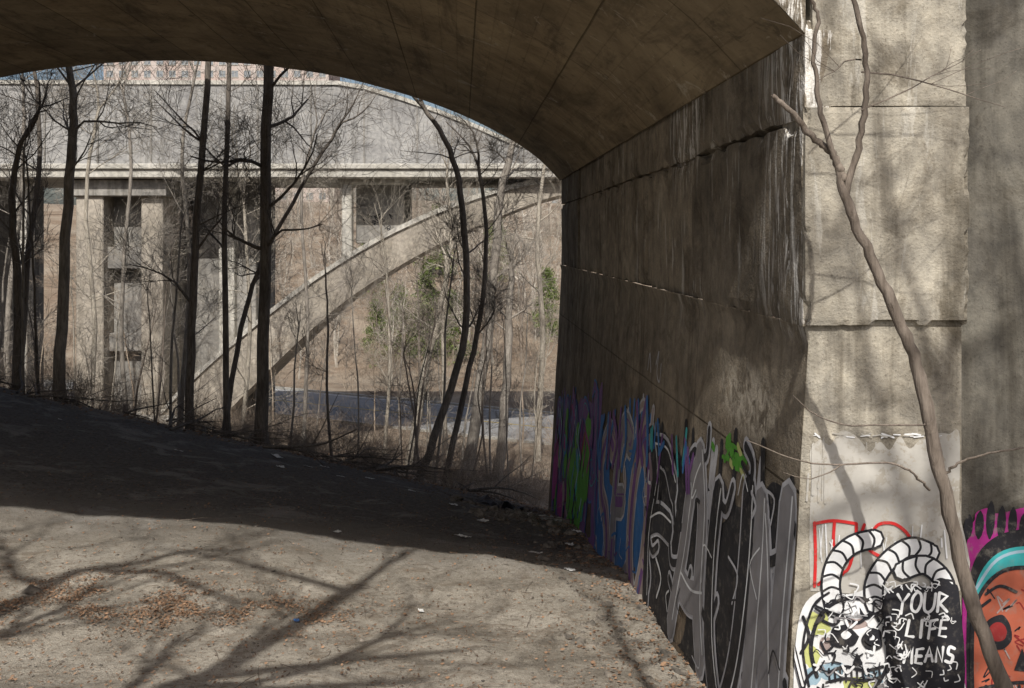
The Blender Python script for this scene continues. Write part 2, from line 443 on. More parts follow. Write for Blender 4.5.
R_=[[(.1,0),(.1,1),(.6,1),(.85,.75),(.5,.5),(.15,.5)],[(.4,.5),(.9,0)]]
g=piece('graffiti_silver_lettering',6.1,5.95,2.55,lambda s:-4.5-.105*s,[F_,A_,U_,N_],'black','silver','black','white',.36,1.3,'grey',busy=4)
for q in range(14):
    x=rng.uniform(.0,2.6); g.line([(x,2.0+rng.uniform(-.2,.3)),(x+rng.uniform(-.3,.3),2.45+rng.uniform(-.1,.2))],.09,rng.choice(('blue','purple','blue','teal')))
g.done()
g=piece('graffiti_blue_lettering',10.8,4.9,2.95,lambda s:-4.6-.12*s-(.12*max(0,s-6)),[S_,E_,O_],'blue','silver','tan','purple',.5,1.1,'grey',inner='purple')
for q in range(16):
    x=rng.uniform(0,4.7); g.line([(x,2.2),(x+rng.uniform(-.3,.3),2.6),(x+rng.uniform(-.3,.3),3.1)],.16,rng.choice(('blue','teal','blue','purple','black')))
g.done()
g=piece('graffiti_green_lettering',19.0,8.1,3.0,lambda s:-5.3-.19*max(0,s-8),[R_,O_,S_,E_,A_],'purple','blue','purple','teal',.4)
for q in range(34):
    g.fill(blob(rng.uniform(.5,7.2),rng.uniform(.2,2.5),rng.uniform(.2,.5),rng.uniform(.25,.8)),rng.choice(('green','teal','blue','dred','purple','tan','green','black','green','magenta')))
for q in range(10): g.fill(blob(rng.uniform(3.5,7.4),rng.uniform(.5,2.4),rng.uniform(.3,.6),rng.uniform(.3,.7)),'green')
for q in range(36):
    x=rng.uniform(.2,7);y=rng.uniform(.1,2.2); g.line([(x,y),(x+rng.uniform(-.5,.5),y+.4),(x+rng.uniform(-.5,.5),y+.8)],.09,rng.choice(('black','pale','magenta','blue','green')))
g.done()
mp=lambda a,b,o:wallpt(6.0-a,-2.1+b,o)
g=Paint('graffiti_tag',mp,PM,near)
g.line([(0,.35),(.15,.55),(.1,.25),(.3,.15),(.35,.4)],.03,'silver'); g.line([(-.6,.2),(-.5,.45),(-.35,.2)],.03,'silver')
for q in range(26): 
    x=4.0+rng.gauss(0,.24);y=-.05+rng.gauss(0,.07); g.line([(x,y),(x+rng.uniform(-.1,.2),y+rng.uniform(-.08,.08))],rng.uniform(.04,.10),rng.choice(('green','green','green','yellow')))
g.done()

# --- mural on the pier front (local units of 8 mm)
U=.008
mp=lambda a,b,o:frontpt(max(2.304+a*U,wallX(0,-3.584+b*U)+.012),-3.584+b*U,o)
g=Paint('graffiti_horned_skull',mp,PM,near)
top=[(12+i*10,rng.uniform(232,256)) for i in range(16)]
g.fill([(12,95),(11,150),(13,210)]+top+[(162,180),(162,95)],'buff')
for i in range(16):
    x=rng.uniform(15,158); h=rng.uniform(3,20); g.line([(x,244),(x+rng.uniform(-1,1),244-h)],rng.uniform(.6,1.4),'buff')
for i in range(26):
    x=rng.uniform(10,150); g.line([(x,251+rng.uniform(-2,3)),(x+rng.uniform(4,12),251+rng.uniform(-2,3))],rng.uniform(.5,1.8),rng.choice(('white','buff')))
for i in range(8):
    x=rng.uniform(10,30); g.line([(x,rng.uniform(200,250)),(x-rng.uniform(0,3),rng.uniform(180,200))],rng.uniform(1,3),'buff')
g.fill([(-6,-60),(-4,30),(4,78),(25,96),(50,92),(78,100),(100,96),(128,100),(150,84),(160,40),(158,-60)],'white')
for c,(x,y,rx,ry) in (('yellow',(20,62,12,12)),('pale',(35,15,14,9)),('yellow',(12,30,8,12)),('tan',(58,62,10,6)),('pale',(75,8,10,8)),('yellow',(60,0,16,8)),('pale',(14,10,8,10)),('tan',(26,42,6,9))): g.fill(blob(x,y,rx,ry),c)
for P in ([(16,100),(17,130),(16,164)],[(16,163),(35,166),(58,163)],[(36,164),(35,145),(37,132)],[(58,163),(57,145),(50,118),(38,112)],[(20,102),(30,110),(44,112)],[(66,162),(62,150)],
          [(72,150),(80,162),(96,163),(110,152),(112,140),(104,138)],[(72,150),(70,138),(82,130)]): g.line(P,3.2,'red')
for i in range(22):
    x=rng.uniform(20,150); g.line([(x,rng.uniform(140,168)),(x+rng.uniform(-4,4),rng.uniform(118,140))],rng.uniform(.7,1.8),'white')
for P,sgn in (([(36,78),(32,102),(38,126),(54,142),(76,148)],1),([(76,82),(76,104),(90,126),(112,140),(132,134)],1),([(150,86),(144,108),(126,122),(104,116)],1)):
    g.line(P,21,'black'); g.line(P,16,'white')
    C=cat([(a,b,0) for a,b in P],4)
    for i in range(1,len(C)-1):
        d=(C[i+1]-C[i-1]).normalized(); nx_,ny_=-d.y,d.x
        if i%2: g.line([(C[i].x-nx_*9.5,C[i].y-ny_*9.5),(C[i].x+d.x*4+rng.uniform(-1,1),C[i].y+d.y*4),(C[i].x+nx_*9.5,C[i].y+ny_*9.5)],2.4,'black')
g.line([(18,10),(12,40),(22,72),(46,88),(74,84),(92,60),(90,24),(74,-6)],4,'black')
g.line([(10,0),(4,40),(14,80),(30,94)],2.5,'black')
g.fill(blob(44,50,14,12,10,.2),'black'); g.fill(blob(47,52,5,4,8,.2),'white')
g.fill(blob(74,48,10,12,10,.2),'black'); g.fill(blob(73,49,3,3,8,.2),'white')
g.fill([(58,34),(65,22),(53,20)],'black',False)
for P in ([(26,76),(44,70),(58,64),(66,68)],[(66,68),(80,72),(90,68)],[(30,14),(46,20),(66,16),(84,20)],[(28,4),(46,8),(66,6),(84,10)],[(0,-20),(8,8),(22,20)],[(4,70),(10,50),(2,34)],[(24,66),(34,62),(40,66)],[(60,78),(66,70),(74,74),(80,66)]): g.line(P,3.2,'black')
for i in range(10): g.line([(30+i*5.6,18),(31+i*5.6+rng.uniform(-1,1),5)],2,'black')
for i in range(100):
    x=rng.uniform(14,96);y=rng.uniform(-30,94);a=rng.uniform(0,6.3);r=rng.uniform(3,12)
    g.line([(x,y),(x+r*math.cos(a),y+r*math.sin(a)),(x+r*1.3*math.cos(a+.9),y+r*1.3*math.sin(a+.9))],rng.choice((1,1.6,2.4)),rng.choice(('black','black','black','grey','white','white')))
g.line([(-10,55),(-4,30),(2,5),(6,-10)],5,'black');g.line([(-9,50),(-3,25),(3,2)],2.2,'white')
g.fill([(88,-20),(86,40),(84,88),(96,100),(112,106),(126,100),(140,110),(152,104),(160,90),(160,-20)],'black',True)
font={'Y':[[(0,1),(.5,.55),(1,1)],[(.5,.55),(.4,0)]],'O':[[(.5,1),(.05,.7),(.1,.15),(.6,0),(.95,.4),(.85,.85),(.5,1)]],'U':[[(0,1),(.05,.2),(.5,0),(.9,.3),(1,1)]],
'R':[[(.1,0),(.1,1)],[(.1,1),(.9,.85),(.2,.45)],[(.2,.45),(1,0)]],'L':[[(.1,1),(.05,.05),(.9,0)]],'I':[[(.5,1),(.45,0)]],'F':[[(.1,0),(.15,1),(.95,1.05)],[(.1,.5),(.8,.55)]],
'E':[[(.9,1),(.1,.95),(.1,.05),(.95,0)],[(.1,.5),(.8,.5)]],'M':[[(0,0),(.15,1),(.5,.4),(.85,1),(1,0)]],'A':[[(0,0),(.5,1),(1,0)],[(.2,.4),(.8,.4)]],'N':[[(.05,0),(.1,1),(.9,0),(.95,1)]],'S':[[(.95,.9),(.3,1),(.2,.6),(.85,.4),(.7,0),(0,.1)]]}
for word,x0,y0,w_,h_ in (('YOUR',97,75,10.5,19),('LIFE',106,50,8,17),('MEANS',104,24,7.6,15)):
    for i,ch in enumerate(word):
        jy=rng.uniform(-1.5,1.5); sl=.10+rng.uniform(-.04,.06); sc=rng.uniform(.92,1.08)
        for st in font[ch]:
            g.line([(x0+i*(w_+2.8)+a*w_+sl*b*h_+rng.uniform(-.3,.3),y0+jy+i*.5+b*h_*sc+rng.uniform(-.3,.3)) for a,b in st],rng.uniform(2.6,3.3),'white',smooth=ch in 'OUS')
for i in range(80):
    x=rng.uniform(86,158);y=rng.choice((rng.uniform(-20,20),rng.uniform(-20,20),rng.uniform(66,72),rng.uniform(97,104)));r=rng.uniform(2,7);a=rng.uniform(0,6.3); g.line([(x,y),(x+r*math.cos(a),y+r*math.sin(a)),(x+1.5*r*math.cos(a+.8),y+1.5*r*math.sin(a+.8))],rng.uniform(.6,1.4),'white')
for i in range(20):
    x=rng.uniform(86,102);y=rng.uniform(10,70);r=rng.uniform(3,9);a=rng.uniform(0,6.3); g.line([(x,y),(x+r*math.cos(a),y+r*math.sin(a)),(x+1.5*r*math.cos(a+.8),y+1.5*r*math.sin(a+.8))],rng.uniform(.8,1.8),'white')
g.done()
U2=.00838
mp=lambda a,b,o:(2.41+a*U2,8.355-o,-3.755+b*U2)
g=Paint('graffiti_orange_skull',mp,PM,near)
g.fill([(162,-40),(161,60),(163,130),(175,172),(200,176),(232,182),(270,170),(292,120),(296,-40)],'magenta')
for q in range(16): g.fill(blob(rng.uniform(165,290),rng.uniform(120,178),8,10,9,.4),'magenta')
for i in range(11):
    x=166+i*11; g.line([(x,150),(x+2,176+rng.uniform(-6,16))],9,'black',taper=True)
g.fill([(166,-40),(165,60),(170,120),(190,150),(225,160),(262,148),(284,110),(286,-40)],'black')
g.fill([(170,70),(176,110),(196,136),(228,143),(258,132),(276,100),(272,80),(225,120),(190,100)],'teal')
g.line([(174,100),(196,130),(228,138),(260,126)],3,'pale')
g.fill([(172,-30),(170,30),(174,85),(196,116),(226,122),(256,112),(272,70),(268,20),(262,-30)],'orange')
for q in range(40): 
    x=rng.uniform(178,262);y=rng.uniform(-20,108); g.line([(x,y),(x+rng.uniform(-8,8),y+rng.uniform(-8,8)),(x+rng.uniform(-10,10),y+rng.uniform(-10,10))],1.4,rng.choice(('dred','tan','dred','black')))
g.line([(172,-30),(170,30),(174,85),(196,116),(226,122),(256,112),(272,70),(268,20)],4,'black')
for cx in (196,244):
    g.fill(blob(cx,58,15,17,10,.1),'black'); g.fill(blob(cx,58,9,10,10,.1),'dred')
g.fill([(220,42),(228,18),(212,20)],'black',False)
for i in range(8): g.line([(184+i*11,4),(185+i*11,-26)],3.5,'black')
g.line([(178,2),(220,8),(262,2)],3.5,'black')
for P in ([(184,96),(198,104),(214,98)],[(180,84),(188,90)],[(230,106),(244,98),(256,86)]): g.line(P,3,'black')
g.done()

# ------------------------------------------------------------------ far viaduct with open-spandrel arch
via=empty('arch_viaduct')
def box(name,x0,x1,y0,y1,z0,z1,mat,parent,bev=.04):
    me=bpy.data.meshes.new(name); bm=bmesh.new()
    bmesh.ops.create_cube(bm,size=1)
    for v_ in bm.verts: v_.co=Vector(((x0+x1)/2+v_.co.x*(x1-x0),(y0+y1)/2+v_.co.y*(y1-y0),(z0+z1)/2+v_.co.z*(z1-z0)))
    if bev: bmesh.ops.bevel(bm,geom=bm.edges[:],offset=bev,segments=1,affect='EDGES')
    bm.to_mesh(me); bm.free(); me.materials.append(mat)
    ob=bpy.data.objects.new(name,me); coll.objects.link(ob); ob.parent=parent; return ob
def extr(name,poly_top,poly_bot,y0,y1,mat,parent):
    n=len(poly_top);V=[];F=[]
    for y in (y0,y1):
        V+=[(a,y,b) for a,b in poly_top]; V+=[(a,y,b) for a,b in poly_bot]
    for i in range(n-1):
        F+=[(n+i,n+i+1,i+1,i),(2*n+i,2*n+i+1,3*n+i+1,3*n+i),(i,i+1,2*n+i+1,2*n+i),(3*n+i,3*n+i+1,n+i+1,n+i)]
    F+=[(0,2*n,3*n,n),(n-1,2*n-1,4*n-1,3*n-1)]
    return mesh_obj(name,V,F,mat,False,parent)
box('deck_slab',-70,45,54.0,64.5,3.35,4.0,M_far,via,.06)
box('deck_cornice',-70,45,53.85,54.3,3.82,4.12,M_far,via,.04)
top=[(-70,8.5),(-30,8.5),(-9.5,8.45),(-8,8.2),(-6,7.6),(-4,6.9),(-2,6.1),(0,5.2),(1.2,4.9),(45,4.9)]
extr('retaining_wall',top,[(a,4.0) for a,b in top],54.5,55,M_farwall,via)
extr('wall_coping',[(a,b+.22) for a,b in top],[(a,b) for a,b in top],54.4,55.1,M_far,via)
for i in range(40):
    x=-69+i*2.9
    zt=float(np.interp(x,[t[0] for t in top],[t[1] for t in top]))
    if zt>5: box('wall_pilaster_%d'%i,x,x+.09,54.43,54.52,4.12,zt,M_farpier,via,0)
up=[(-21.8,-12.4),(-19.9,-10.2),(-17.2,-7.3),(-13.3,-3.96),(-10,-1.54),(-6.2,.66),(-1.8,2.45),(2.4,3.4),(6,3.8),(10,3.9)]
lo=[(-18.0,-12.4),(-16.2,-10.1),(-14.0,-7.8),(-11.2,-5.1),(-8.6,-2.95),(-4.9,-.7),(-1.1,1.1),(2.4,2.4),(6,2.95),(10,3.1)]
up=up+[(20-a,b) for a,b in up[-2::-1]]; lo=lo+[(20-a,b) for a,b in lo[-2::-1]]
upc=[(p.x,p.y) for p in cat([(a,b,0) for a,b in up],5)]; loc=[(p.x,p.y) for p in cat([(a,b,0) for a,b in lo],5)]
extr('arch_rib',upc,loc,54.8,61.5,M_farrib,via)
extr('arch_rib_top_edge',[(a,b+.12) for a,b in upc],[(a,b-.16) for a,b in upc],54.66,61.7,M_far,via)
def pier(nm,x0,x1,y0,y1,zb,mat=M_farpier): box(nm,x0,x1,y0,y1,zb,3.36,mat,via,.05)
pier('spandrel_column_pilaster',-9.35,-8.8,54.9,55.6,-1.4,M_far); pier('spandrel_column_wall',-8.8,-6.1,56.4,57.0,-.2)
pier('spandrel_column_back',-8.9,-6.1,60,61,-.2)
box('spandrel_capital',-9.5,-5.9,54.7,57.3,3.1,3.4,M_far,via)
pier('spandrel_column_far_side',26.1,28.4,55,57,-.5)
pier('main_pier_shaft',-23.9,-22.4,54.8,62,-13,M_farrib); pier('main_pier_web',-22.4,-20.4,56.2,61,-13); pier('main_pier_shaft_inner',-20.4,-19.2,55.0,62,-13,M_farrib)
box('main_pier_corbel',-24.4,-18.9,54.6,62.3,2.4,3.3,M_farpier,via); box('main_pier_base',-25,-17.5,54.2,63,-13,-9.6,M_far,via,.15)
box('pier_brace',-22.5,-20.2,55.4,57,-1.6,-.4,M_farpier,via); box('pier_brace_low',-22.5,-20.2,55.6,57,-6.2,-5.2,M_farpier,via)
pier('approach_wall',-18.6,-14.9,58.2,63,-13); pier('approach_pilaster',-16.9,-16.0,57.6,58.3,-13,M_far)
pier('slender_column',-27.3,-26.7,55,56,-13,M_far); pier('slender_column_back',-30.5,-29,56,62,-13); pier('side_wall',-44,-36,57,62,-13)
pier('pier_far_side',39.5,43,55,62,-13)
mp=lambda a,b,o:(-8.75+a,56.4-o,b)
g=Paint('pier_graffiti',mp,PM,via)
for i in range(14):
    x=rng.uniform(.4,2.2);y=rng.uniform(.4,1.6); g.line([(x,y),(x+rng.uniform(-.3,.3),y+.25),(x+rng.uniform(-.3,.3),y+.1)],.05,'black')
g.done()

# ------------------------------------------------------------------ trees
class TM:
    def __init__(s): s.V=[];s.F=[]
    def tube(s,P,Rd,sides):
        b=len(s.V); n=len(P)
        for i in range(n):
            d=(P[min(n-1,i+1)]-P[max(0,i-1)])
            d=d.normalized() if d.length>1e-6 else Vector((0,0,1))
            a=Vector((0,1,0)) if abs(d.y)<.85 else Vector((1,0,0))
            u=d.cross(a).normalized(); w=d.cross(u)
            for j in range(sides):
                t=2*math.pi*j/sides
                s.V.append(P[i]+(u*math.cos(t)+w*math.sin(t))*Rd[i])
        for i in range(n-1):
            for j in range(sides):
                q=b+i*sides+j; q2=b+i*sides+(j+1)%sides
                s.F.append((q,q+sides,q2+sides,q2))
    def grow(s,p,d,L,r,depth,rg,kids=4,up=.06,wob=.17,sp=(.5,1.0),rmin=.004):
        n=5 if depth>0 else 3
        P=[p.copy()];Rd=[r]
        for i in range(n):
            d=(d+Vector((rg.gauss(0,wob),rg.gauss(0,wob),rg.gauss(0,wob)+up))).normalized()
            p=p+d*(L/n); P.append(p.copy()); Rd.append(max(rmin,r*(1-.72*(i+1)/n)))
        s.tube(P,Rd,6 if r>.05 else (4 if r>.02 else 3))
        if depth>0:
            for c in range(kids):
                t=rg.uniform(.25,1); f=t*n; i=min(n-1,int(f)); q=P[i].lerp(P[i+1],f-i)
                dd=(P[i+1]-P[i]).normalized()
                ax=Vector((rg.gauss(0,1),rg.gauss(0,1),rg.gauss(0,1))).cross(dd).normalized()
                nd=Matrix.Rotation(rg.uniform(*sp),3,ax)@dd
                s.grow(q,nd,L*rg.uniform(.5,.75),Rd[i]*rg.uniform(.45,.65),depth-1,rg,kids,up,wob,sp,rmin)
    def obj(s,name,mat,parent=None): return mesh_obj(name,s.V,s.F,mat,True,parent)
B_dark=bark('bark_dark',(.085,.072,.06),(.20,.175,.15)); B_mid=bark('bark_grey',(.16,.14,.12),(.34,.31,.27)); B_pale=bark('bark_pale',(.24,.21,.17),(.48,.44,.37)); B_twig=bark_simple('twig_bark',(.22,.17,.125),(.40,.33,.26)); B_sap=bark('sapling_bark',(.13,.105,.085),(.25,.21,.175))
B_far=bark_simple('far_bark',(.28,.25,.21),(.50,.465,.41)); B_far2=bark_simple('far_bark_brown',(.14,.115,.095),(.27,.23,.19))
def path_tree(name,pts,r,mat,top=3,kids=5,bl=2.2,depth=2,from_=.35,seed=0,snap=True,rtop=.5,extra=True,sd=8):
    rg=random.Random(seed); t=TM()
    P=[Vector(p) for p in pts]
    if snap: P[0].z=gz(P[0].x,P[0].y)-.25
    C=cat(P,5); n=len(C)
    for i in range(1,n-1): C[i]+=Vector((rg.gauss(0,r*.14),rg.gauss(0,r*.14),0))
    Rd=[r*(1-(1-rtop)*i/(n-1)) for i in range(n)]; Rd[0]*=1.5; Rd[1]*=1.12
    t.tube(C,Rd,sd)
    if extra:
        d=(C[-1]-C[-3]).normalized()
        for q in range(2): t.grow(C[-1],(d+Vector((rg.gauss(0,.3),rg.gauss(0,.3),.2))).normalized(),top,Rd[-1]*.85,3,rg,4)
    for q in range(kids):
        f=rg.uniform(from_,1); i=min(n-2,int(f*(n-1)))
        a=rg.uniform(0,6.28); d=Vector((math.cos(a),math.sin(a)*.8,rg.uniform(.3,1.1))).normalized()
        t.grow(C[i],d,bl*rg.uniform(.6,1.2),Rd[i]*rg.uniform(.22,.4),depth,rg,5,rmin=.005)
    return t.obj(name,mat)
T=path_tree
T('bare_tree',[(-13.6,30,-5),(-13.5,30,-2.7),(-13.3,30,1.8),(-13.15,30,3.9),(-13.3,30,5.2)],.20,B_mid,3,10,2.6,3,.3,1)
T('bare_tree',[(-14.9,30,-4.2),(-14.8,30,-1.5),(-15,30,1.2),(-14.7,30,3)],.15,B_dark,2,6,2,2,.4,2)
T('bare_tree',[(-10,31,-5.3),(-9.95,31,-2.8),(-9.7,31,1.24),(-9.4,31,5.4),(-9.3,31,7)],.15,B_dark,3,9,2.3,3,.3,3)
T('bare_tree',[(-9.1,32,-6),(-9.2,32,-.3),(-9.05,32,5.6),(-9,32,7)],.11,B_dark,2,8,1.8,3,.3,4)
T('bare_tree',[(-7.5,30,-6),(-7.42,30,-.3),(-7.3,30,5.4),(-7.2,30,8)],.19,B_dark,3,10,2.6,3,.35,5,rtop=.7)
T('bare_tree',[(-3.1,32,-7.8),(-2.3,32,-5.8),(-1.5,32,-2.9),(-1.6,32,1),(-2,32,2.9),(-2.8,32,4.2)],.14,B_dark,2.4,9,2.,3,.4,6)
T('bare_tree',[(-2.3,33,-8.2),(-1.65,33,-5.3),(-1.05,33,-2.6),(-.85,33,.3),(-1.1,33,2.4)],.11,B_dark,2,9,1.8,3,.3,7)
T('bare_tree',[(-2.07,44,-10.8),(-1.4,44,-6.6),(-.9,44,-2.6),(-.5,44,1.8),(.2,44,5)],.27,B_mid,3,9,2.6,3,.4,8)
T('bare_tree',[(-.66,44,-11),(-.3,44,-7),(-.1,44,-3.5),(0,44,-1)],.24,B_mid,1,5,1.6,3,.5,9,rtop=.5)
T('bare_tree',[(-4.7,46,-10.1),(-4,46,-6),(-3.3,46,-3.2),(-3.0,46,-1)],.22,B_pale,2,6,1.8,3,.5,10,rtop=.45)
T('bare_tree',[(-9.9,34,-6.1),(-9.2,34,-3),(-8.5,34,-.7),(-7.2,34,1.7),(-6,34,3.7)],.10,B_dark,2,7,2,3,.3,11)
T('bare_tree',[(-16.3,33,-5),(-16,33,-1),(-15.6,33,3),(-15.8,33,6)],.12,B_dark,2.6,7,2.2,3,.2,12)
T('bare_tree',[(-12,36,-6),(-11.6,36,-1),(-11.9,36,3),(-11.4,36,6)],.10,B_mid,2.4,9,2.2,3,.2,13)
T('bare_tree',[(-6.4,50,-11),(-6.1,50,-6),(-6.3,50,-1)],.10,B_pale,3,8,2.6,3,.2,14)
T('bare_tree',[(-13,48,-10),(-12.6,48,-4),(-12.9,48,2)],.13,B_pale,4,9,3,3,.2,15)
T('bare_tree',[(1.3,52,-11),(1.6,52,-5),(1.3,52,0),(1.7,52,4)],.17,B_pale,3,9,2.6,3,.2,16)
T('bare_tree',[(-19.5,46,-9),(-19.2,46,-4),(-19.6,46,2),(-19,46,6)],.14,B_pale,3,9,3,3,.2,17)
T('bare_tree',[(-22,44,-9),(-22.2,44,-4),(-21.6,44,2),(-21.5,44,6)],.16,B_mid,3,9,3,3,.2,18)
T('bare_tree',[(-9.8,47,-10),(-9.6,47,-4),(-9.9,47,2),(-9.3,47,5)],.10,B_mid,3,9,2.6,3,.2,19)
T('bare_tree',[(-3.4,52,-11),(-3.6,52,-5),(-3.2,52,0),(-3.4,52,3)],.11,B_pale,3,9,2.6,3,.2,20)
T('bare_tree',[(-16.2,42,-8),(-16.4,42,-3),(-16,42,3),(-16.3,42,6)],.11,B_mid,3,9,2.6,3,.2,22)
rs=random.Random(33)
for i in range(50):
    y=rs.uniform(29.5,42) if i<22 else rs.uniform(42,56); x=rs.uniform(-.54,.03)*y; h=rs.uniform(3,8); g0=gz(x,y)
    l=rs.uniform(-.7,.9)
    T('sapling',[(x,y,g0),(x+l*.35+rs.gauss(0,.1),y,g0+h*.4),(x+l*.6,y,g0+h*.7),(x+l,y,g0+h)],rs.uniform(.03,.065),rs.choice((B_dark,B_sap,B_mid)) if i<22 else rs.choice((B_pale,B_mid,B_twig)),1.2,5,1.1,2,.25,100+i,sd=5)

# slender tree beside the pier
t=TM(); rg=random.Random(5)
def pth(P,r0,r1,sd=8,jit=.006):
    C=cat([Vector(p) for p in P],6); n=len(C)
    for i in range(1,n-1): C[i]+=Vector((rg.gauss(0,jit),rg.gauss(0,jit),0))
    t.tube(C,[(r0+(r1-r0)*i/(n-1))*(1+rg.uniform(-.06,.1)) for i in range(n-1)]+[r1*.5],sd); return C
Y=6.8
pth([(3.62,Y,gz(3.6,Y)-.2),(3.35,Y,-3.05),(3.08,Y,-2.31),(2.88,Y,-1.43),(2.75,Y,-.85),(2.60,Y,-.48),(2.43,Y,-.10),(2.28,Y,.24),(2.23,Y,.5)],.056,.029,10)
pth([(2.25,Y,.42),(2.21,Y+.01,.54),(2.16,Y+.02,.62),(2.03,Y+.03,.72),(1.92,Y+.02,.86),(1.80,Y,.96),(1.77,Y,.99)],.03,.014,8)
pth([(2.27,Y,.3),(2.33,Y-.05,.62),(2.37,Y-.1,.95),(2.36,Y-.1,1.3),(2.28,Y-.12,1.62),(2.24,Y-.1,1.9),(2.3,Y,2.6)],.024,.013,7)
pth([(2.24,Y,.42),(2.1,Y-.05,.8),(2.04,Y-.08,1.1),(2.03,Y-.1,1.35),(2.05,Y-.1,1.5),(1.95,Y-.15,1.65),(1.8,Y-.2,1.8)],.02,.009,7)
pth([(2.93,Y,-1.6),(3.03,Y-.1,-1.48),(3.2,Y-.2,-1.4),(3.45,Y-.3,-1.33)],.011,.005,5)
pth([(2.84,Y,-1.7),(2.72,Y-.1,-1.6),(2.62,Y-.15,-1.52),(2.46,Y-.2,-1.47),(2.1,Y-.3,-1.46),(1.85,Y-.35,-1.42),(1.5,Y-.4,-1.28)],.010,.004,5)
pth([(2.83,Y,-1.25),(2.7,Y-.1,-1.24),(2.4,Y-.2,-1.22),(2.15,Y-.3,-1.2),(1.92,Y-.35,-1.1),(1.8,Y-.4,-.98)],.008,.003,5)
pth([(2.15,Y-.3,-1.46),(1.95,Y-.3,-1.55),(1.75,Y-.35,-1.5)],.005,.002,4)
for q in range(7):
    p=Vector((2.34,Y-.1,rg.uniform(.7,2.4))); t.grow(p,Vector((rg.choice((1,1,1,-.2)),rg.uniform(-.4,.4),rg.uniform(-.1,.4))).normalized(),rg.uniform(.8,1.3),.008,1,rg,3,.0,.13,rmin=.002)
t.obj('slender_tree',B_sap)

# bare trees around the viewpoint (real trees out of the picture that shade the foreground)
def shade_tree(seed,pts,r,limbs,sc=1.):
    rg=random.Random(seed); t=TM(); P=[Vector(p) for p in pts]; P[0].z=gz(P[0].x,P[0].y)-.3
    C=cat(P,4); n=len(C); t.tube(C,[r*(1-.5*j/(n-1)) for j in range(n)],8)
    for q in range(limbs):
        j=rg.randint(int(n*.45),n-1); a=rg.uniform(0,6.28)
        t.grow(C[j],Vector((math.cos(a),math.sin(a)*.5,rg.uniform(.35,1.2))).normalized(),rg.uniform(2.2,3.8)*sc,r*.42,2,rg,4,rmin=.012)
    t.obj('bare_tree',B_mid)
shade_tree(61,[(-4.3,.3,0),(-4.1,.2,2),(-3.6,.2,5),(-3.0,.3,7.5),(-2.4,.3,10)],.25,7)
shade_tree(62,[(-7.3,.8,0),(-7.2,.8,3),(-6.6,.6,6),(-6.2,.6,9.5)],.26,9)
shade_tree(63,[(1.3,-1.2,0),(1.35,-1.2,4),(1.2,-1.2,7.5),(1.0,-1.2,11)],.10,3,.6)
shade_tree(65,[(3.6,-3,0),(3.4,-3,4),(3.1,-3,8),(3.3,-3,11)],.15,8)
shade_tree(66,[(5.8,-5,0),(5.8,-5,5),(5.5,-5,9),(5.6,-5,12)],.2,9)
shade_tree(67,[(-11,0,0),(-11,0,4),(-10.6,0,8),(-10.8,0,11)],.2,8)

# brush thicket and distant woods (instanced meshes)
def bush_mesh(seed,mat,h=1.6):
    rg=random.Random(seed); t=TM()
    for q in range(13):
        a=rg.uniform(0,6.28); t.grow(Vector((rg.gauss(0,.3),rg.gauss(0,.3),-.1)),Vector((math.cos(a)*.5,math.sin(a)*.5,1)).normalized(),h*rg.uniform(.5,1.1),.011,2,rg,4,.02,.2)
    me=bpy.data.meshes.new('brush_mesh'); me.from_pydata([tuple(v_) for v_ in t.V],[],t.F); me.materials.append(mat); return me
def tree_mesh(seed,mat,h=11,r=.14):
    rg=random.Random(seed); t=TM()
    P=[Vector((0,0,-.5)),Vector((rg.gauss(0,.2),0,h*.3)),Vector((rg.gauss(0,.5),0,h*.6)),Vector((rg.gauss(0,.7),0,h*.85))]
    C=cat(P,4); n=len(C); t.tube(C,[r*(1-.75*j/(n-1)) for j in range(n)],5)
    for q in range(12):
        j=rg.randint(n//4,n-1); a=rg.uniform(0,6.28)
        t.grow(C[j],Vector((math.cos(a),math.sin(a),rg.uniform(.5,1.5))).normalized(),rg.uniform(1.6,3.4),r*.28,2,rg,4,rmin=.012)
    me=bpy.data.meshes.new('tree_mesh'); me.from_pydata([tuple(v_) for v_ in t.V],[],t.F); me.materials.append(mat); return me
bd=[bush_mesh(i,B_sap) for i in range(3)]; bl=[bush_mesh(i+10,B_twig,2.0) for i in range(4)]
tr=[tree_mesh(i,m_) for i,m_ in enumerate((B_far,B_far2,B_far,B_far2,B_far2,B_far))]
def inst(me,par,nm,x,y,s,rg):
    o=bpy.data.objects.new(nm,me); coll.objects.link(o); o.parent=par
    o.location=(x,y,gz(x,y)-.05); o.rotation_euler=(rg.gauss(0,.05),rg.gauss(0,.05),rg.uniform(0,6.28)); o.scale=(s,s,s*rg.uniform(.9,1.2))
bt=empty('brush_thicket'); dw=empty('distant_trees'); rg=random.Random(9)
for i in range(90):
    y=rg.uniform(28.6,37); x=rg.uniform(-17,1.5); inst(rg.choice(bd+bl[:1]),bt,'brush',x,y,rg.uniform(.35,.8),rg)
for i in range(80):
    y=rg.uniform(38,57); x=rg.uniform(-.55,.08)*y; inst(rg.choice(bl),bt,'brush',x,y,rg.uniform(.5,1.0),rg)
for i in range(150):
    y=rg.uniform(78,135); x=rg.uniform(-.42,.1)*y
    if abs(y-road_c(x))<7: continue
    inst(rg.choice(bl),bt,'brush',x,y,rg.uniform(.7,1.6),rg)
for i in range(200):
    y=rg.uniform(80,160); x=rg.uniform(-.42,.1)*y
    if abs(y-road_c(x))<8: continue
    inst(rg.choice(tr),dw,'tree',x,y,rg.uniform(.45,1.05),rg)
for i in range(100):
    y=rg.uniform(140,225); x=rg.uniform(-.5,.15)*y; inst(rg.choice(tr),dw,'tree',x,y,rg.uniform(.8,1.5),rg)
